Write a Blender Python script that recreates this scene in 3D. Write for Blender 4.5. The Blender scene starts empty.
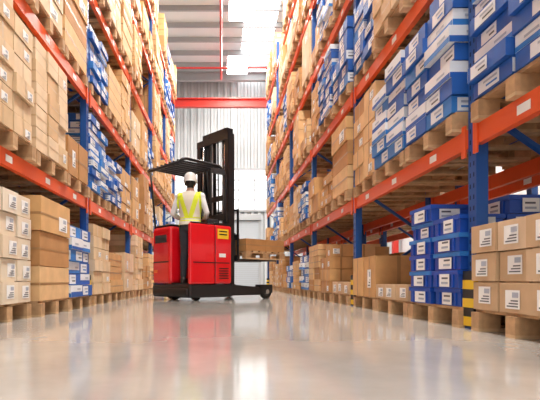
import bpy, math, random
from mathutils import Vector, Matrix
R = random.Random(7)
scene = bpy.context.scene
scene.view_settings.view_transform = 'Standard'
scene.view_settings.exposure = 0.1
COL = scene.collection
ZOOM = None

# ---------------- materials ----------------
MATS = {}
def mat(name, col, rough=0.6, metal=0.0, noise=0.0, nscale=8.0, emit=0.0, bump=0.0, coat=0.0):
    if name in MATS: return MATS[name]
    m = bpy.data.materials.new(name); m.use_nodes = True
    nt = m.node_tree; b = nt.nodes['Principled BSDF']
    b.inputs['Base Color'].default_value = (*col, 1)
    b.inputs['Roughness'].default_value = rough
    b.inputs['Metallic'].default_value = metal
    if coat: b.inputs['Coat Weight'].default_value = coat
    if emit:
        b.inputs['Emission Color'].default_value = (*col, 1)
        b.inputs['Emission Strength'].default_value = emit
    if noise:
        tc = nt.nodes.new('ShaderNodeTexCoord')
        n = nt.nodes.new('ShaderNodeTexNoise'); n.inputs['Scale'].default_value = nscale
        n.inputs['Detail'].default_value = 5
        r = nt.nodes.new('ShaderNodeValToRGB')
        r.color_ramp.elements[0].position = .3; r.color_ramp.elements[1].position = .7
        r.color_ramp.elements[0].color = (*[c*(1-noise) for c in col], 1)
        r.color_ramp.elements[1].color = (*[min(1, c*(1+noise*.6)) for c in col], 1)
        nt.links.new(tc.outputs['Object'], n.inputs['Vector'])
        nt.links.new(n.outputs['Fac'], r.inputs['Fac'])
        nt.links.new(r.outputs['Color'], b.inputs['Base Color'])
        if bump:
            bp = nt.nodes.new('ShaderNodeBump'); bp.inputs['Strength'].default_value = bump
            nt.links.new(n.outputs['Fac'], bp.inputs['Height'])
            nt.links.new(bp.outputs['Normal'], b.inputs['Normal'])
    MATS[name] = m
    return m

PALE = [mat('carton_pale_%d' % i, c, .75, noise=.10, nscale=6) for i, c in enumerate(
    [(.74, .54, .33), (.69, .48, .27), (.78, .59, .39), (.66, .44, .24)])]
CREAM = [mat('carton_cream_%d' % i, c, .75, noise=.08, nscale=6) for i, c in enumerate(
    [(.78, .66, .50), (.74, .60, .44), (.80, .69, .55)])]
BROWN = [mat('carton_brown_%d' % i, c, .75, noise=.12, nscale=6) for i, c in enumerate(
    [(.60, .33, .13), (.67, .39, .16), (.50, .25, .09), (.74, .47, .23)])]
KRAFT = [mat('carton_kraft_%d' % i, c, .75, noise=.10, nscale=6) for i, c in enumerate(
    [(.66, .46, .28), (.60, .40, .23), (.72, .52, .34)])]
TAPE = mat('carton_tape', (.60, .42, .24), .35)
TAPEB = mat('carton_tape_brown', (.40, .22, .09), .35)
PAPER = mat('label_paper', (.90, .90, .88), .6)
INK = mat('label_ink', (.12, .12, .14), .6)
GREY = mat('print_grey', (.42, .46, .55), .6)
BLUE = mat('blue_box', (.015, .11, .44), .5, noise=.12)
BLUE2 = mat('blue_box_light', (.03, .20, .58), .5, noise=.12)
WHITEB = mat('white_box', (.80, .82, .86), .6, noise=.04)
CRATE = mat('crate_plastic', (.012, .08, .44), .35)
WOOD = mat('pallet_wood', (.50, .30, .15), .8, noise=.28, nscale=14, bump=.1)
WOOD2 = mat('pallet_wood_light', (.60, .40, .22), .8, noise=.2, nscale=14)
RB = mat('rack_blue', (.012, .085, .34), .4)
RO = mat('rack_orange', (.80, .10, .02), .4)
HOLE = mat('rack_hole', (.01, .02, .06), .8)
YEL = mat('guard_yellow', (.85, .55, .02), .45)
BLK = mat('guard_black', (.02, .02, .02), .5)
STEEL = mat('galvanised_steel', (.5, .5, .5), .4, .8)

# ---------------- mesh builder ----------------
class MB:
    def __init__(s): s.v = []; s.f = []; s.m = []; s.mats = []; s.smooth = []
    def mi(s, m):
        if m not in s.mats: s.mats.append(m)
        return s.mats.index(m)
    def face(s, pts, m, sm=False):
        b = len(s.v); s.v += [tuple(p) for p in pts]
        s.f.append(tuple(range(b, b+len(pts)))); s.m.append(s.mi(m)); s.smooth.append(sm)
    def hexa(s, P, m):
        b = len(s.v); s.v += [tuple(p) for p in P]; k = s.mi(m)
        for q in ((0,3,2,1),(4,5,6,7),(0,1,5,4),(1,2,6,5),(2,3,7,6),(3,0,4,7)):
            s.f.append(tuple(b+i for i in q)); s.m.append(k); s.smooth.append(False)
    def box(s, x0, x1, y0, y1, z0, z1, m):
        P = [(x0,y0,z0),(x1,y0,z0),(x1,y1,z0),(x0,y1,z0),(x0,y0,z1),(x1,y0,z1),(x1,y1,z1),(x0,y1,z1)]
        s.hexa(P, m)
    def bar(s, p, q, w, h, m, up=(0,0,1)):
        p = Vector(p); q = Vector(q); d = (q-p).normalized(); u = Vector(up)
        if abs(d.dot(u)) > .98: u = Vector((1,0,0))
        a = d.cross(u).normalized()*w/2; b = a.cross(d).normalized()*h/2
        s.hexa([p-a-b, p+a-b, q+a-b, q-a-b, p-a+b, p+a+b, q+a+b, q-a+b], m)
    def tube(s, pts, rad, m, seg=12, cap=True):
        pts = [Vector(p) for p in pts]
        if not isinstance(rad, (list, tuple)): rad = [rad]*len(pts)
        k = s.mi(m); rings = []
        prev = None
        for i, p in enumerate(pts):
            d = (pts[min(i+1, len(pts)-1)]-pts[max(i-1, 0)]).normalized()
            if prev is None:
                a = d.cross(Vector((0,0,1)))
                if a.length < .05: a = d.cross(Vector((1,0,0)))
            else: a = prev - d*prev.dot(d)
            a.normalize(); prev = a; b = d.cross(a)
            base = len(s.v); r = rad[i]
            rx, ry = r if isinstance(r, tuple) else (r, r)
            for j in range(seg):
                t = 2*math.pi*j/seg
                s.v.append(tuple(p+a*math.cos(t)*rx+b*math.sin(t)*ry))
            rings.append(base)
        for i in range(len(rings)-1):
            for j in range(seg):
                j2 = (j+1) % seg
                s.f.append((rings[i]+j, rings[i]+j2, rings[i+1]+j2, rings[i+1]+j)); s.m.append(k); s.smooth.append(True)
        if cap:
            s.f.append(tuple(rings[0]+j for j in reversed(range(seg)))); s.m.append(k); s.smooth.append(False)
            s.f.append(tuple(rings[-1]+j for j in range(seg))); s.m.append(k); s.smooth.append(False)
    def ell(s, c, r, m, seg=20, rings=14, zmin=-1.0, rotm=None):
        k = s.mi(m); b = len(s.v); c = Vector(c)
        for i in range(rings+1):
            ph = math.pi*i/rings
            for j in range(seg):
                t = 2*math.pi*j/seg
                p = Vector((r[0]*math.sin(ph)*math.cos(t), r[1]*math.sin(ph)*math.sin(t), r[2]*max(zmin, math.cos(ph))))
                if rotm: p = rotm @ p
                s.v.append(tuple(c+p))
        for i in range(rings):
            for j in range(seg):
                j2 = (j+1) % seg
                s.f.append((b+i*seg+j, b+(i+1)*seg+j, b+(i+1)*seg+j2, b+i*seg+j2)); s.m.append(k); s.smooth.append(True)
    def mesh(s, name):
        me = bpy.data.meshes.new(name); me.from_pydata(s.v, [], s.f)
        for m in s.mats: me.materials.append(m)
        me.polygons.foreach_set('material_index', s.m)
        me.polygons.foreach_set('use_smooth', s.smooth)
        me.validate(); me.update()
        return me
    def obj(s, name, parent=None, loc=(0,0,0), rz=0, bevel=0, seg=2):
        o = bpy.data.objects.new(name, s.mesh(name)); COL.objects.link(o)
        o.location = loc; o.rotation_euler = (0, 0, rz)
        if parent: o.parent = parent
        if bevel:
            b = o.modifiers.new('bevel', 'BEVEL'); b.width = bevel; b.segments = seg; b.limit_method = 'ANGLE'
        return o

# ---------------- pallet loads ----------------
def pallet(mb, w, d):
    n = 6
    for i in range(n):
        x = -d/2 + d*(i+.5)/n
        mb.box(x-.055, x+.055, -w/2, w/2, .122, .142, WOOD2 if i % 2 else WOOD)
    for y in (-w/2+.045, 0, w/2-.045):
        mb.box(-d/2, d/2, y-.045, y+.045, .10, .122, WOOD)
        for x in (-d/2+.07, 0, d/2-.07):
            mb.box(x-.07, x+.07, y-.045, y+.045, .02, .10, WOOD)
        mb.box(-d/2, d/2, y-.045, y+.045, 0, .02, WOOD2)

def decal(mb, side, x0, x1, y0, y1, z0, z1, a0, a1, b0, b1, m, e):
    za = z0+(z1-z0)*b0; zb = z0+(z1-z0)*b1
    if side[0] == 'x':
        ya = y0+(y1-y0)*a0; yb = y0+(y1-y0)*a1
        x = x0-e if side[1] == '-' else x1+e
        P = [(x,ya,za),(x,yb,za),(x,yb,zb),(x,ya,zb)]
        if side[1] == '-': P.reverse()
    else:
        xa = x0+(x1-x0)*a0; xb = x0+(x1-x0)*a1
        y = y0-e if side[1] == '-' else y1+e
        P = [(xa,y,za),(xb,y,za),(xb,y,zb),(xa,y,zb)]
        if side[1] == '+': P.reverse()
    mb.face(P, m)

CACHE = {}
def load_mesh(kind, h, w=.84, d=1.04, var=0):
    key = (kind, round(h, 2), w, d, var)
    if key in CACHE: return CACHE[key]
    r = random.Random(sum(ord(c) for c in kind)*31+int(round(h*100))*7+var*101)
    mb = MB(); pallet(mb, w, d)
    if kind in ('pale', 'brown', 'palelab', 'brownlab'):
        pal = {'pale': PALE, 'brown': BROWN, 'palelab': CREAM, 'brownlab': KRAFT}[kind]
        lab = kind.endswith('lab')
        lh = r.choice([.16, .2, .26, .32]) if not lab else .18
        nz = max(1, round(h/lh)); lh = h/nz
        ny = r.choice([1, 2, 2, 3]) if not lab else 3; nx = r.choice([2, 3]) if not lab else 3
        tape = TAPE if kind.startswith('pale') else TAPEB
        tint = r.random()
        inset = r.choice([0, 0, .03, .06]) if not lab else 0
        W2 = w-2*inset
        base = r.choice(pal)
        for k in range(nz):
            for i in range(ny):
                for j in range(nx):
                    if k == nz-1 and nz > 1 and r.random() < .2: continue
                    jx, jy = r.uniform(-.014, .014), r.uniform(-.006, .006)
                    x0 = -d/2+d*j/nx+.006+jx; x1 = -d/2+d*(j+1)/nx-.006+jx
                    y0 = -W2/2+W2*i/ny+.006+jy; y1 = -W2/2+W2*(i+1)/ny-.006+jy
                    z0 = .143+k*lh; z1 = z0+lh-.008
                    if k == 0: z0 = .1425
                    mb.box(x0, x1, y0, y1, z0, z1, base if r.random() < .55 else r.choice(pal))
                    if k < nz-1: mb.box(x0+.02, x1-.02, y0+.02, y1-.02, z1, z1+.008, base)
                    sides = []
                    if j == 0: sides.append('x-')
                    if j == nx-1: sides.append('x+')
                    if i == 0: sides.append('y-')
                    if i == ny-1: sides.append('y+')
                    for s in sides:
                        A = (mb, s, x0, x1, y0, y1, z0, z1)
                        if not lab:
                            if tint < .5: decal(*A, .46, .54, .0, 1, tape, .0015)
                            else: decal(*A, 0, 1, .46, .53, tape, .0015)
                        if lab or r.random() < (.4 if tint < .6 else .1):
                            a = r.uniform(.1, .35); sz = .5 if lab else .3
                            lo = r.uniform(.1, .25); vh = .62 if lab else .45
                            decal(*A, a, a+sz, lo, lo+vh, PAPER, .003)
                            decal(*A, a+.04, a+sz*.5, lo+vh*.6, lo+vh*.88, GREY, .0045)
                            for q in range(3):
                                decal(*A, a+.05, a+sz-.06-.07*q, lo+vh*(.1+.15*q), lo+vh*(.17+.15*q), INK, .0045)
    elif kind == 'blue':
        lh = r.choice([.10, .125, .14]); nz = max(1, round(h/lh)); lh = h/nz
        style = r.random()
        for k in range(nz):
            ny = 2; nx = 2
            for i in range(ny):
                for j in range(nx):
                    if k >= nz-2 and nz > 2 and r.random() < .22*(k-nz+3): continue
                    jx, jy = r.uniform(-.03, .03), r.uniform(-.012, .012)
                    x0 = -d/2+d*j/nx+.006+jx; x1 = -d/2+d*(j+1)/nx-.006+jx
                    y0 = -w/2+w*i/ny+.006+jy; y1 = -w/2+w*(i+1)/ny-.006+jy
                    z0 = .143+k*lh; z1 = z0+lh-.005
                    m = r.choice([BLUE, BLUE, BLUE2, WHITEB, WHITEB] if style < .6 else [BLUE, BLUE, BLUE, BLUE2, WHITEB])
                    mb.box(x0, x1, y0, y1, z0, z1, m)
                    for s in ('x-', 'x+', 'y-', 'y+'):
                        A = (mb, s, x0, x1, y0, y1, z0, z1)
                        if m is WHITEB:
                            q = r.uniform(.2, .45)
                            decal(*A, 0, 1, .0, q, BLUE if r.random() < .5 else BLUE2, .002)
                            a = r.uniform(.1, .5)
                            decal(*A, a, a+.3, q+.15, q+.3, GREY, .003)
                        else:
                            a = r.choice([.0, .08, .3, .45]); b = min(1, a+r.uniform(.38, .6))
                            decal(*A, a, b, .1, .9, WHITEB, .002)
                            decal(*A, a+.05, b-.15, .58, .72, GREY, .0035)
                            decal(*A, a+.05, b-.22, .3, .42, INK if r.random() < .5 else BLUE2, .0035)
    elif kind == 'crate':
        lh = .125; nz = max(1, round(h/lh)); lh = h/nz
        for k in range(nz):
            for i in range(2):
                for j in range(3):
                    if k == nz-1 and r.random() < .2: continue
                    jx, jy = r.uniform(-.015, .015), r.uniform(-.01, .01)
                    x0 = -d/2+d*j/3+.012+jx; x1 = -d/2+d*(j+1)/3-.012+jx
                    y0 = -w/2+w*i/2+.012+jy; y1 = -w/2+w*(i+1)/2-.012+jy
                    z0 = .143+k*lh; z1 = z0+lh-.003
                    mb.box(x0+.01, x1-.01, y0+.01, y1-.01, z0, z1-.03, CRATE)
                    mb.box(x0, x1, y0, y1, z1-.032, z1, BLUE2 if r.random() < .3 else CRATE)
                    for t in (.2, .8):
                        yy = y0+(y1-y0)*t
                        mb.box(x0, x1, yy-.01, yy+.01, z0+.005, z1-.03, CRATE)
                    for s in ('x-', 'x+', 'y-', 'y+'):
                        if r.random() < .9:
                            a = r.uniform(.18, .35); hh = r.uniform(.66, .84)
                            A = (mb, s, x0, x1, y0, y1, z0, z1)
                            decal(*A, a, a+r.uniform(.34, .5), .06, hh, PAPER, .001)
                            decal(*A, a+.05, a+.28, .5, .6, INK, .0025)
                            decal(*A, a+.05, a+.3, .22, .34, GREY, .0025)
    me = mb.mesh(kind+'_load'); CACHE[key] = me
    return me

NAMES = {'pale': 'carton_pallet', 'brown': 'carton_pallet', 'palelab': 'carton_pallet', 'brownlab': 'carton_pallet',
         'blue': 'blue_box_pallet', 'crate': 'blue_crate_pallet'}
def place(kind, h, x, y, z, rz, w=.84, d=1.04, var=0):
    o = bpy.data.objects.new(NAMES[kind], load_mesh(kind, h, w, d, var)); COL.objects.link(o)
    o.location = (x, y, z); o.rotation_euler = (0, 0, rz)
    return o

# ---------------- racks ----------------
XF = 1.70; DEP = 1.0
POSTS = [.38+2.8*k for k in range(7)]
LEV = [1.36+1.38*k for k in range(5)]
def rack(name, side, xf, guards=True, top=7.6):
    mb = MB()
    def X(a): return side*(xf+a)
    def bx(a0, a1, y0, y1, z0, z1, m):
        xa, xb = sorted((X(a0), X(a1))); mb.box(xa, xb, y0, y1, z0, z1, m)
    for y in POSTS:
        for a in (0, DEP-.08):
            bx(a, a+.012, y-.05, y+.05, 0, top, RB)
            bx(a+.012, a+.08, y-.05, y-.038, 0, top, RB)
            bx(a+.012, a+.08, y+.038, y+.05, 0, top, RB)
            bx(a-.02, a+.10, y-.08, y+.08, 0, .012, RB)
        z = .2
        while z < top-.1:
            for dy in (-.022, .022):
                x = X(-.0015)
                P = [(x, y+dy-.007, z), (x, y+dy+.007, z), (x, y+dy+.007, z+.03), (x, y+dy-.007, z+.03)]
                if side > 0: P.reverse()
                mb.face(P, HOLE)
            z += .075
        z = .25; flip = False
        while z+.62 < top:
            if not flip: mb.bar((X(.05), y, z), (X(DEP-.05), y, z+.62), .03, .04, RB, up=(0,1,0))
            else: mb.bar((X(DEP-.05), y, z), (X(.05), y, z+.62), .03, .04, RB, up=(0,1,0))
            z += .62; flip = not flip
        bx(.08, DEP-.08, y-.015, y+.015, .18, .22, RB)
        if guards and y > 1:
            for i in range(6):
                z0 = .02+i*.062
                m = YEL if i % 2 == 0 else BLK
                bx(-.03, -.004, y-.07, y+.07, z0, z0+.062, m)
                bx(-.004, .05, y-.07, y-.056, z0, z0+.062, m)
                bx(-.004, .05, y+.056, y+.07, z0, z0+.062, m)
    for zt in LEV:
        for a in (-.012, DEP-.04):
            for i in range(len(POSTS)-1):
                y0, y1 = POSTS[i]+.05, POSTS[i+1]-.05
                bx(a, a+.05, y0, y1, zt-.13, zt, RO)
                for ys in (y0, y1-.05):
                    bx(a-.012, a, ys, ys+.05, zt-.19, zt+.03, RO)
        for i in range(len(POSTS)-1):
            for t in (.2, .5, .8):
                yc = POSTS[i]+2.8*t; x = X(-.0135)
                P = [(x, yc-.06, zt-.095), (x, yc+.06, zt-.095), (x, yc+.06, zt-.04), (x, yc-.06, zt-.04)]
                if side > 0: P.reverse()
                mb.face(P, PAPER)
    return mb.obj(name)
rack('pallet_rack', 1, XF)
rack('pallet_rack', -1, XF)
rack('pallet_rack', 1, XF+DEP+.3, False)
rack('pallet_rack', -1, XF+DEP+.3, False)

OV = {
 (1,0,0,2): ('brownlab', .54), (1,0,0,1): ('brownlab', .54), (1,0,1,0): ('crate', .78), (1,0,1,1): ('brownlab', .15),
 (1,0,1,2): ('brown', .46), (1,0,2,0): ('brownlab', .17), (1,0,2,1): ('brown', .72), (1,0,2,2): ('brown', .8),
 (1,0,3,0): ('blue', .8), (1,0,3,1): ('brown', .6),
 (1,1,0,2): ('blue', 1.05), (1,1,0,1): ('blue', 1.0), (1,1,1,0): ('blue', .98), (1,1,1,1): ('blue', .88), (1,1,1,2): ('brown', .98),
 (1,1,2,0): ('brown', .95), (1,1,2,1): ('brown', .45), (1,1,2,2): ('brown', .62), (1,1,3,0): ('blue', .7),
 (1,2,1,1): ('pale', .95), (1,2,1,2): ('blue', .95), (1,2,2,0): ('blue', .85), (1,2,2,1): ('blue', .95), (1,2,2,2): ('brown', .9),
 (1,3,2,0): ('brown', .9), (1,3,2,1): ('blue', .9),
 (-1,0,1,0): ('palelab', .9), (-1,0,1,1): ('brown', .95), (-1,0,1,2): ('blue', .92), (-1,0,2,0): ('pale', .92), (-1,0,2,1): ('brown', .8),
 (-1,1,1,0): ('pale', 1.1), (-1,1,1,1): ('pale', 1.0), (-1,1,1,2): ('brown', .42), (-1,1,2,0): ('blue', .98), (-1,1,2,1): ('blue', .68),
 (-1,1,2,2): ('brown', .9),
 (-1,2,1,1): ('pale', .9), (-1,2,1,2): ('brown', .95), (-1,2,2,0): ('blue', .75), (-1,2,2,1): ('brown', .65), (-1,2,2,2): ('brown', 1.0),
 (-1,3,2,0): ('pale', .9), (-1,3,2,1): ('pale', .9),
}
for side in (1, -1):
    for lv in range(6):
        z = 0.0 if lv == 0 else LEV[lv-1]+.001
        for b in range(6):
            for s in range(3):
                key = (side, lv, b, s)
                if key in OV: k, h = OV[key]
                else:
                    q = R.random()
                    if q < .07: continue
                    k = 'blue' if q < .25 else ('pale' if q < .45 else 'brown')
                    h = R.choice([.35, .5, .66, .8, .9, .98, 1.05]) if lv < 5 else R.choice([.6, .8, .95])
                yc = POSTS[b]+.5+.9*s+R.uniform(-.02, .02)
                xc = side*(XF+.50-.04-R.uniform(-.03, .04))
                place(k, h, xc, yc, z, (0 if side > 0 else math.pi)+R.uniform(-.012, .012), var=R.choice([0, 1, 2, 3]))
    for lv in range(5):
        z = 0.0 if lv == 0 else LEV[lv-1]+.001
        for b in range(0, 6):
            for s in range(3):
                if R.random() < (.45 if side > 0 else .3): continue
                k = R.choice(['pale', 'brown', 'brown']); h = R.choice([.5, .66, .9])
                place(k, h, side*(XF+DEP+.3+.5), POSTS[b]+.5+.9*s, z, 0 if side > 0 else math.pi, var=R.choice([0, 1]))

# ---------------- room ----------------
def floor_mat():
    m = bpy.data.materials.new('polished_concrete'); m.use_nodes = True
    nt = m.node_tree; b = nt.nodes['Principled BSDF']
    tc = nt.nodes.new('ShaderNodeTexCoord')
    n1 = nt.nodes.new('ShaderNodeTexNoise'); n1.inputs['Scale'].default_value = .9; n1.inputs['Detail'].default_value = 9; n1.inputs['Roughness'].default_value = .62
    cr = nt.nodes.new('ShaderNodeValToRGB')
    cr.color_ramp.elements[0].position = .3; cr.color_ramp.elements[1].position = .72
    cr.color_ramp.elements[0].color = (.31, .29, .265, 1); cr.color_ramp.elements[1].color = (.47, .445, .41, 1)
    n2 = nt.nodes.new('ShaderNodeTexNoise'); n2.inputs['Scale'].default_value = 2.5; n2.inputs['Detail'].default_value = 6
    mr = nt.nodes.new('ShaderNodeMapRange'); mr.inputs['To Min'].default_value = .05; mr.inputs['To Max'].default_value = .16
    L = nt.links.new
    L(tc.outputs['Object'], n1.inputs['Vector']); L(tc.outputs['Object'], n2.inputs['Vector'])
    L(n1.outputs['Fac'], cr.inputs['Fac']); L(cr.outputs['Color'], b.inputs['Base Color'])
    L(n2.outputs['Fac'], mr.inputs['Value']); L(mr.outputs['Result'], b.inputs['Roughness'])
    b.inputs['Specular IOR Level'].default_value = .9
    return m
FM = floor_mat()
YW = 24.0; XW = 8.5; ZR = 10.6; YB = -6.0
mb = MB(); mb.box(-XW, XW, YB, YW, -.1, 0, FM); mb.obj('floor')
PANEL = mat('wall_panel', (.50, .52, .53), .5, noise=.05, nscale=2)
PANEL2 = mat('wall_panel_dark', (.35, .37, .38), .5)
ROOF = mat('roof_sheet', (.74, .75, .75), .5)
PURL = mat('purlin_steel', (.36, .37, .38), .45)
RED = mat('sprinkler_red', (.55, .03, .02), .35)
SKY = mat('translucent_sheet', (.85, .90, .95), .5, emit=.35)
SKYL = mat('skylight_sheet', (1, 1, 1), .5, emit=6.0)
def ribs(mb, x0, x1, y, z0, z1, step, dep, m):
    n = int((x1-x0)/step)
    for i in range(n):
        a = x0+i*step
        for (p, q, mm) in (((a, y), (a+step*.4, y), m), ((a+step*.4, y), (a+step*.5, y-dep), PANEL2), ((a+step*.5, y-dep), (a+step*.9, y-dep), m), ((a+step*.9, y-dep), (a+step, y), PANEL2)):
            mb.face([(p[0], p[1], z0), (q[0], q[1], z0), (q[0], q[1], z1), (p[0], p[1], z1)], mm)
mb = MB()
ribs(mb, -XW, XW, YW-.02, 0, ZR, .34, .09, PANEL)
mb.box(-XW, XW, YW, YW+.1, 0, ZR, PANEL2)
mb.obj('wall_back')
for i, (x0, x1) in enumerate(((-6.5, -3.2), (-2.3, 2.3), (3.2, 6.5))):
    mb = MB()
    mb.box(x0, x1, YW-.16, YW-.12, 3.9, 5.9, SKY)
    mb.box(x0-.08, x1+.08, YW-.19, YW-.12, 3.8, 3.9, PURL); mb.box(x0-.08, x1+.08, YW-.19, YW-.12, 5.9, 6.0, PURL)
    mb.box(x0-.08, x0, YW-.19, YW-.12, 3.9, 5.9, PURL); mb.box(x1, x1+.08, YW-.19, YW-.12, 3.9, 5.9, PURL)
    xx = x0+.8
    while xx < x1-.3:
        mb.box(xx-.03, xx+.03, YW-.19, YW-.16, 3.9, 5.9, PURL); xx += .8
    for zz in (4.4, 4.9, 5.4): mb.box(x0, x1, YW-.185, YW-.16, zz-.02, zz+.02, PURL)
    mb.obj('window_%d' % (i+1))
DOOR = mat('roller_door_grey', (.42, .45, .48), .45)
mb = MB()
z = 0.02
while z < 3.3:
    mb.box(-1.9, 1.9, YW-.18, YW-.14, z, z+.085, DOOR); mb.box(-1.9, 1.9, YW-.16, YW-.14, z+.085, z+.1, PURL); z += .1
mb.box(-2.02, -1.9, YW-.22, YW-.12, 0, 3.35, PURL); mb.box(1.9, 2.02, YW-.22, YW-.12, 0, 3.35, PURL); mb.box(-2.02, 2.02, YW-.32, YW-.12, 3.35, 3.65, PURL)
mb.obj('door_1')
WP = mat('side_wall_panel', (.66, .68, .68), .5, noise=.05, nscale=2)
for nm, sx in (('wall_left', -1), ('wall_right', 1)):
    mb = MB(); a, b_ = sorted((sx*XW, sx*(XW+.1))); mb.box(a, b_, YB, YW, 0, ZR, WP); mb.obj(nm)
mb = MB()
sky = [(-5.2, -3.8), (.9, 2.2), (5.0, 6.4)]
xs = [-XW]
for a, b_ in sky: xs += [a, b_]
xs.append(XW)
for i in range(len(xs)-1):
    mb.box(xs[i], xs[i+1], YB, YW, ZR, ZR+.06, ROOF if i % 2 == 0 else SKYL)
mb.obj('ceiling')
mb = MB()
y = YB+.6
while y < YW:
    mb.box(-XW, XW, y-.04, y+.04, ZR-.2, ZR-.002, PURL)
    y += 1.15
for y in (2.0, 9.0, 16.0, 22.8):
    mb.box(-XW, XW, y-.12, y+.12, ZR-.62, ZR-.58, PURL); mb.box(-XW, XW, y-.12, y+.12, ZR-.24, ZR-.202, PURL); mb.box(-XW, XW, y-.01, y+.01, ZR-.58, ZR-.24, PURL)
mb.obj('roof_beams')
mb = MB()
G = XW-.05
mb.box(-G, G, 22.0, 22.25, 8.45, 8.5, RED); mb.box(-G, G, 22.0, 22.25, 8.82, 8.87, RED); mb.box(-G, G, 22.11, 22.14, 8.5, 8.82, RED)
for sx in (-8.2, 8.2): mb.box(sx-.12, sx+.12, 22.0, 22.25, 0, 8.45, RED)
mb.obj('red_steel_girder')
mb = MB()
mb.tube([(0, 0, 9.6), (0, 21.7, 9.6)], .05, RED)
mb.tube([(-G, 20, 9.35), (G, 20, 9.35)], .04, RED)
for y in (3, 6, 9, 12, 15, 18, 21):
    mb.tube([(0, y, 9.6), (0, y, ZR)], .015, RED)
mb.tube([(0, 20, 9.35), (0, 20, 9.6)], .03, RED)
mb.obj('sprinkler_pipe')
DIFF = mat('lamp_diffuser', (1, .98, .94), .5, emit=14)
def area(name, x, y, z, sx, sy, p, col=(1, .955, .885)):
    l = bpy.data.lights.new(name, 'AREA'); l.shape = 'RECTANGLE'; l.size = sx; l.size_y = sy; l.energy = p; l.color = col
    o = bpy.data.objects.new(name, l); COL.objects.link(o); o.location = (x, y, z)
    return o
for x, ys, p in ((0.75, (1.5, 6.5, 11.5, 16.5, 21.0), 430), (-5.6, (5, 16), 400), (5.6, (5, 16), 400)):
    for y in ys:
        e = bpy.data.objects.new('high_bay_lamp', None); COL.objects.link(e); e.location = (x, y, 9.9)
        mb = MB(); mb.box(-.5, .5, -.9, .9, .02, .06, PURL); mb.box(-.46, .46, -.86, .86, .005, .02, DIFF)
        for a in (-.4, .4): mb.bar((a, 0, .06), (a, 0, ZR-9.9), .02, .02, STEEL)
        mb.obj('housing', e)
        l = area('lamp_light', 0, 0, 0, .95, 1.7, p*(.6 if y > 20 else 1)); l.parent = e

# ---------------- reach truck ----------------
TH = math.radians(40)
F = Vector((math.cos(TH), math.sin(TH), 0)); Lv = Vector((-math.sin(TH), math.cos(TH), 0))
O = Vector((-.83, 7.66, 0))
T = bpy.data.objects.new('reach_truck', None); COL.objects.link(T); T.location = O; T.rotation_euler = (0, 0, TH)
TR = mat('truck_red', (.76, .006, .015), .28, coat=.5)
TB = mat('truck_black', (.012, .012, .014), .4)
TG = mat('truck_dark_grey', (.045, .045, .05), .45)
RUB = mat('rubber', (.015, .015, .015), .8)
TY = mat('truck_yellow_sign', (.9, .6, .03), .5)
CHR = mat('cylinder_chrome', (.7, .7, .7), .2, 1)
mb = MB(); mb.box(0, .86, -.55, .55, .05, .26, TB); mb.box(-.03, .1, -.5, .5, .07, .2, TB); mb.obj('base_skirt', T, bevel=.035, seg=3)
mb = MB(); mb.box(.03, .5, -.47, 0, .26, .28, RUB); mb.obj('operator_floor', T)
mb = MB(); mb.box(0, .52, .0, .55, .265, 1.22, TR); mb.obj('left_cover', T, bevel=.06, seg=4)
mb = MB(); mb.box(0.0, .5, -.55, -.48, .265, 1.22, TR); mb.obj('side_panel', T, bevel=.03, seg=4)
mb = MB(); mb.box(.5, .86, -.55, .55, .265, 1.22, TR); mb.obj('battery_cover', T, bevel=.04, seg=4)
mb = MB()
mb.box(.03, .5, .03, .52, 1.22, 1.25, TB); mb.box(.5, .84, -.52, .52, 1.22, 1.26, TB); mb.box(.03, .5, -.545, -.485, 1.22, 1.24, TB)
mb.box(.6, .82, -.25, .3, 1.26, 1.36, TG)
mb.obj('top_trim', T, bevel=.01)
mb = MB()
mb.box(-.004, .0, .04, .5, .62, .64, TB); mb.box(-.004, 0, .1, .45, .95, 1.08, TG)
mb.box(.06, .8, -.554, -.55, .60, .615, TB); mb.box(.495, .505, -.554, -.55, .3, 1.2, TB)
mb.box(.55, .78, -.554, -.55, 1.0, 1.16, TY); mb.box(.58, .75, -.556, -.554, 1.11, 1.13, TB); mb.box(.58, .75, -.556, -.554, 1.06, 1.08, TB)
mb.box(.58, .72, -.556, -.554, .7, .76, PAPER)
for i in range(5): mb.box(.58, .78, -.556, -.55, .35+i*.04, .365+i*.04, TB)
mb.box(-.008, 0, .38, .48, .45, .5, mat('tail_lamp', (.9, .2, .05), .3))
mb.obj('decals_and_vents', T)
mb = MB()
mb.tube([(.40, .1, 1.25), (.40, .1, 1.30)], .03, TB)
ring = [(.40+.09*math.cos(t*math.pi/8), .1+.09*math.sin(t*math.pi/8), 1.31) for t in range(17)]
mb.tube(ring, .012, TB, 8)
mb.bar((.31, .1, 1.305), (.49, .1, 1.305), .02, .012, TB)
mb.tube([(.60, -.14, 1.25), (.58, -.14, 1.33)], .015, TB); mb.ell((.58, -.14, 1.34), (.025, .025, .03), TB)
mb.box(.62, .66, .05, .25, 1.36, 1.52, TG); mb.obj('controls', T)
mb = MB()
zt = 2.2
for y in (-.46, .48):
    mb.tube([(.80, y, 1.2), (.80, y, 2.02), (.76, y, 2.13), (.66, y, zt), (.0, y, zt+.02), (-.08, y, zt), (-.12, y, zt-.04)], .025, TB, 10)
mb.tube([(.03, .49, 1.2), (-.02, .49, 1.7), (-.08, .48, zt)], .018, TB, 10)
mb.tube([(-.11, -.46, zt-.04), (-.11, .48, zt-.04)], .025, TB, 10); mb.tube([(.66, -.46, zt), (.66, .48, zt)], .025, TB, 10)
for i in range(1, 8):
    y = -.46+.94*i/8
    mb.bar((-.1, y, zt), (.66, y, zt), .018, .03, TB)
mb.box(.5, .75, -.50, -.44, zt-.13, zt-.05, TG)
mb.obj('overhead_guard', T)
mb = MB()
HM = 2.93
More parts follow.
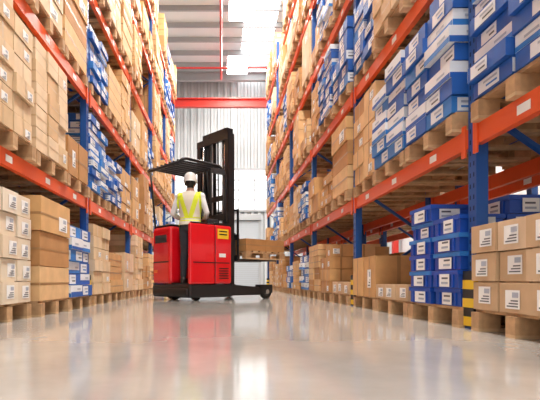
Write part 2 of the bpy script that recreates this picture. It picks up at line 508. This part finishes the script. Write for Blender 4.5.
for sy in (-1, 1):
    def ch(x0, x1, ya, yb, z0, z1, t=.018):
        a, b_ = sorted((sy*ya, sy*yb))
        mb.box(x0, x1, min(sy*yb, sy*(yb-t)), max(sy*yb, sy*(yb-t)), z0, z1, TB)
        mb.box(x0, x0+t, a, b_, z0, z1, TB); mb.box(x1-t, x1, a, b_, z0, z1, TB)
    ch(.88, 1.02, .34, .43, .08, HM-.12)
    ch(.93, 1.07, .26, .335, .12, HM)
    ch(.97, 1.11, .19, .255, .16, HM-.05)
    mb.tube([(.92, sy*.3, .15), (.92, sy*.3, 1.9)], .035, TG); mb.tube([(.92, sy*.3, 1.9), (.92, sy*.3, HM-.1)], .02, CHR)
    mb.tube([(1.0, sy*.14, .3), (1.0, sy*.14, HM-.15)], .012, STEEL, 6)
    mb.tube([(.95, sy*.10, .3), (.93, sy*.10, HM-.2)], .014, RUB, 6)
for z in (.15, 1.35, HM-.22): mb.box(.87, .90, -.43, .43, z, z+.11, TB)
for z in (HM-.09, 1.7): mb.box(.93, .96, -.335, .335, z, z+.09, TB)
mb.box(.97, 1.11, -.255, .255, HM-.14, HM-.06, TB)
mb.tube([(.84, 0, 1.5), (.86, .12, 2.2), (.92, .16, HM-.1), (.97, .1, HM), (1.02, .08, HM-.15), (1.03, .08, 1.0)], .018, RUB, 8)
mb.obj('mast', T)
ZF = .70
mb = MB()
for z in (ZF-.04, ZF+.32): mb.box(1.12, 1.16, -.4, .4, z, z+.1, TB)
for sy in (-1, 1):
    mb.box(1.12, 1.15, sy*.39-.015, sy*.39+.015, ZF, 1.55, TB)
    mb.box(1.16, 1.20, sy*.2-.06, sy*.2+.06, ZF-.04, ZF+.45, TG)
    y = sy*.2
    mb.hexa([(1.16, y-.06, ZF-.045), (2.25, y-.04, ZF-.02), (2.25, y+.04, ZF-.02), (1.16, y+.06, ZF-.045),
             (1.16, y-.06, ZF), (2.25, y-.04, ZF), (2.25, y+.04, ZF), (1.16, y+.06, ZF)], TG)
mb.box(1.12, 1.15, -.4, .4, 1.52, 1.55, TB)
for y in (-.2, 0, .2): mb.box(1.125, 1.145, y-.01, y+.01, ZF+.4, 1.53, TB)
mb.obj('fork_carriage', T)
mb = MB()
for sy in (-1, 1):
    y0, y1 = sorted((sy*.44, sy*.55))
    mb.hexa([(.84, y0, .07), (1.55, y0, .07), (1.55, y1, .07), (.84, y1, .07), (.84, y0, .26), (1.55, y0, .2), (1.55, y1, .2), (.84, y1, .26)], TB)
    mb.box(1.5, 1.83, y1-.02, y1, .1, .25, TB); mb.box(1.5, 1.83, y0, y0+.02, .1, .25, TB); mb.box(1.5, 1.56, y0, y1, .1, .25, TB)
mb.obj('outriggers', T, bevel=.008)
mb = MB()
for sy in (-1, 1):
    c = sy*.495
    mb.tube([(1.7, c-.03, .125), (1.7, c+.03, .125)], .125, RUB, 24); mb.tube([(1.7, c-.058, .125), (1.7, c+.058, .125)], .04, STEEL, 12)
    mb.tube([(1.7, c-.032, .125), (1.7, c+.032, .125)], .075, TG, 18)
mb.tube([(.25, .18, .115), (.25, .32, .115)], .115, RUB, 24)
mb.tube([(.25, -.40, .075), (.25, -.32, .075)], .075, RUB, 20)
mb.obj('wheels', T)
p = O+F*1.78
place('brown', .22, p.x, p.y, ZF+.001, TH, w=.86, d=1.0, var=3)

# ---------------- operator ----------------
SK = mat('skin', (.50, .27, .17), .5); HAIR = mat('hair_black', (.015, .012, .01), .6)
SHIRT = mat('shirt_white', (.72, .73, .75), .8, noise=.05, nscale=10); TROU = mat('trousers_dark', (.03, .033, .045), .8, noise=.2, nscale=12)
SHOE = mat('work_boots', (.03, .022, .018), .6); HIV = mat('hi_vis_yellow', (.72, .85, .03), .6); SILV = mat('reflective_tape', (.7, .7, .68), .4)
VB = mat('vest_mesh', (.74, .70, .58), .8); HEL = mat('helmet_white', (.88, .88, .86), .25)
EYE = mat('eye_white', (.85, .85, .83), .3); IRIS = mat('iris_dark', (.03, .015, .01), .2); LIP = mat('lips', (.42, .15, .12), .5)
P0 = bpy.data.objects.new('forklift_operator', None); COL.objects.link(P0)
pp = O+F*.22+Lv*(-.255)
P0.location = (pp.x, pp.y, .281); P0.rotation_euler = (0, 0, math.radians(-10))
mb = MB()
def E(c, r, rotm=None): mb.ell(c, r, SHIRT, 20, 14, rotm=rotm)
def TU(pts, rad): mb.tube(pts, rad, SHIRT, 16)
def loft(rings):
    b = len(mb.v); seg = 24; k = mb.mi(SHIRT)
    for (cx, cy, z, rx, ry) in rings:
        for j in range(seg):
            t = 2*math.pi*j/seg; mb.v.append((cx+rx*math.cos(t), cy+ry*math.sin(t), z))
    n = len(rings)
    for i in range(n-1):
        for j in range(seg):
            j2 = (j+1) % seg; mb.f.append((b+i*seg+j, b+i*seg+j2, b+(i+1)*seg+j2, b+(i+1)*seg+j)); mb.m.append(k); mb.smooth.append(True)
    mb.f.append(tuple(b+j for j in reversed(range(seg)))); mb.m.append(k); mb.smooth.append(False)
    mb.f.append(tuple(b+(n-1)*seg+j for j in range(seg))); mb.m.append(k); mb.smooth.append(False)
loft([(0, 0, .82, .10, .08), (0, -.01, .86, .16, .115), (0, -.012, .93, .172, .125), (0, 0, 1.02, .160, .112), (0, .004, 1.12, .162, .112), (0, .0, 1.24, .182, .122),
      (0, -.005, 1.33, .198, .122), (0, -.008, 1.40, .192, .105), (0, -.008, 1.45, .135, .08), (0, -.004, 1.48, .075, .064), (0, .008, 1.52, .060, .060), (0, .014, 1.57, .056, .060)])
for s in (-1, 1):
    E((s*.182, -.005, 1.388), (.07, .068, .07))
    TU([(s*.187, -.005, 1.385), (s*.235, -.03, 1.26), (s*.28, -.03, 1.13)], [.058, .051, .043])
    E((s*.28, -.03, 1.13), (.045, .045, .045))
    TU([(s*.28, -.03, 1.13), (s*.245, .09, 1.085), (s*.19, .215, 1.055)], [.044, .039, .029])
    TU([(s*.088, -.005, .90), (s*.095, .01, .70), (s*.10, .02, .50)], [.096, .084, .064])
    E((s*.10, .02, .50), (.065, .066, .065))
    TU([(s*.10, .02, .50), (s*.105, -.005, .34), (s*.11, -.01, .10)], [.064, .064, .050])
    E((s*.11, -.02, .055), (.050, .06, .055)); E((s*.115, .08, .045), (.048, .11, .045)); 
    loft([(s*.113, .045, .0, .046, .135), (s*.113, .045, .03, .048, .137)])
    wr = Vector((s*.19, .215, 1.055)); hd = Vector((-s*.22, .95, -.12)).normalized(); side = Vector((1, .22*s*1.0, 0)).normalized(); up = side.cross(hd)
    if up.z < 0: up = -up
    rot = Matrix((side, hd, up)).transposed()
    E(wr+hd*.045, (.040, .052, .017), rot)
    for i, (off, ln) in enumerate(((-.030, .066), (-.010, .076), (.010, .072), (.030, .056))):
        o2 = -s*off
        a = wr+hd*.085+side*o2
        a1 = a+hd*ln*.45-up*.008; a2 = a+hd*ln*.8-up*.028; a3 = a+hd*ln*.88-up*.045
        mb.tube([a-hd*.02, a, a1, a2, a3], [.0105, .0100, .0095, .0088, .007], SHIRT, 8)
    a = wr+hd*.025-side*s*.032
    mb.tube([a, a-side*s*.028+hd*.022-up*.006, a-side*s*.034+hd*.05-up*.016], [.014, .011, .009], SHIRT, 8)
HZ = 1.612
E((0, .015, HZ+.02), (.079, .097, .107)); E((0, .035, HZ-.045), (.06, .07, .065)); E((0, .075, HZ-.085), (.03, .028, .022))
E((0, .112, HZ-.012), (.013, .02, .024)); E((0, .1, HZ+.022), (.05, .014, .012))
for s in (-1, 1): E((s*.082, .0, HZ-.005), (.012, .02, .032)); E((s*.05, .07, HZ-.02), (.022, .022, .02))
tmp = mb.obj('tmp_body')
rm = tmp.modifiers.new('r', 'REMESH'); rm.mode = 'VOXEL'; rm.voxel_size = .0062; rm.use_smooth_shade = True
sm = tmp.modifiers.new('s', 'SMOOTH'); sm.factor = .5; sm.iterations = 3
dg = bpy.context.evaluated_depsgraph_get(); dg.update()
me = bpy.data.meshes.new_from_object(tmp.evaluated_get(dg))
bpy.data.objects.remove(tmp)
me.materials.clear()
BM = [SHIRT, TROU, SHOE, SK, HAIR]
for m in BM: me.materials.append(m)
for p_ in me.polygons:
    c = p_.center; x, y, z = c
    if z < .10: k = 2
    elif z < .96 : k = 1
    elif z > 1.482:
        k = 3
        if z > HZ-.08 and y < -.01 + (.03 if z > HZ+.03 else 0): k = 4
        if z < HZ-.03 and abs(x) > .09: k = 3
    elif abs(x) > .12 and y > .175 and z < 1.2: k = 3
    else: k = 0
    p_.material_index = k; p_.use_smooth = True
bo = bpy.data.objects.new('body', me); COL.objects.link(bo); bo.parent = P0
mb = MB(); vm = {}
for p_ in me.polygons:
    x, y, z = p_.center
    top = 1.465
    if .93 < z < top and abs(x) < .205 - max(0, (z-1.3))*.15 and abs(y) < .15 and not (z < 1.16 and abs(x) > .19) :
        ax = abs(x)
        if y > .03 and ax < .012+max(0, z-1.25)*.35: continue
        if abs(z-1.02) < .032: m = HIV if abs(z-1.02) > .012 else SILV
        elif z > 1.04 and abs(ax-(.035+.30*(z-1.08))) < .036: m = HIV
        elif ax > .155: m = HIV
        else: m = VB
        k = mb.mi(m); idx = []
        for vi in p_.vertices:
            if vi not in vm:
                v = me.vertices[vi]; vm[vi] = len(mb.v); mb.v.append(tuple(v.co+v.normal*.009))
            idx.append(vm[vi])
        mb.f.append(tuple(idx)); mb.m.append(k); mb.smooth.append(True)
vo = mb.obj('safety_vest', P0)
so = vo.modifiers.new('s', 'SOLIDIFY'); so.thickness = .005; so.offset = 1
mb = MB()
for s in (-1, 1):
    mb.ell((s*.031, .092, HZ+.004), (.013, .011, .009), EYE, 12, 8); mb.ell((s*.031, .1015, HZ+.004), (.005, .003, .005), IRIS, 10, 6)
    mb.bar((s*.015, .111, HZ+.028), (s*.048, .103, HZ+.028), .006, .006, HAIR)
mb.ell((0, .101, HZ-.053), (.024, .008, .007), LIP, 12, 8)
mb.obj('face_details', P0)
mb = MB()
seg = 32; prof = [(1.0, 0), (1.0, .03), (.96, .065), (.84, .10), (.62, .125), (.32, .138), (.0, .142)]
b = len(mb.v); k = mb.mi(HEL)
for (f_, z) in prof:
    for j in range(seg):
        t = 2*math.pi*j/seg; mb.v.append((.104*f_*math.cos(t), .012+.126*f_*math.sin(t), HZ+.03+z*1.08))
for i in range(len(prof)-1):
    for j in range(seg):
        j2 = (j+1) % seg; mb.f.append((b+i*seg+j, b+i*seg+j2, b+(i+1)*seg+j2, b+(i+1)*seg+j)); mb.m.append(k); mb.smooth.append(True)
b = len(mb.v)
for (e, dz) in ((.0, .0), (1.0, -.008), (1.0, -.002), (.0, .008)):
    for j in range(seg):
        t = 2*math.pi*j/seg; ex = e*(.010+.045*max(0, math.sin(t))**2)
        mb.v.append(((.104+ex*.5)*math.cos(t), .012+(.126+ex)*math.sin(t), HZ+.03+dz))
for i in range(3):
    for j in range(seg):
        j2 = (j+1) % seg; mb.f.append((b+i*seg+j, b+i*seg+j2, b+(i+1)*seg+j2, b+(i+1)*seg+j)); mb.m.append(k); mb.smooth.append(True)
mb.bar((0, -.07, HZ+.156), (0, .1, HZ+.163), .02, .02, HEL)
mb.obj('safety_helmet', P0)

# ---------------- world, camera ----------------
w = bpy.data.worlds.new('World'); scene.world = w; w.use_nodes = True
w.node_tree.nodes['Background'].inputs[0].default_value = (1, .985, .96, 1); w.node_tree.nodes['Background'].inputs[1].default_value = 1.1
cam = bpy.data.cameras.new('camera'); co = bpy.data.objects.new('camera', cam); COL.objects.link(co)
co.location = (0, 0, .33); co.rotation_euler = (math.radians(90), 0, 0)
cam.lens = 36*470/540; cam.sensor_width = 36; cam.shift_x = 49/540; cam.shift_y = 80/540; cam.clip_end = 100
if ZOOM:
    cx, cy, k = ZOOM; cam.lens *= k; cam.shift_x = k*(cx-221)/540; cam.shift_y = k*(280-cy)/540
scene.camera = co
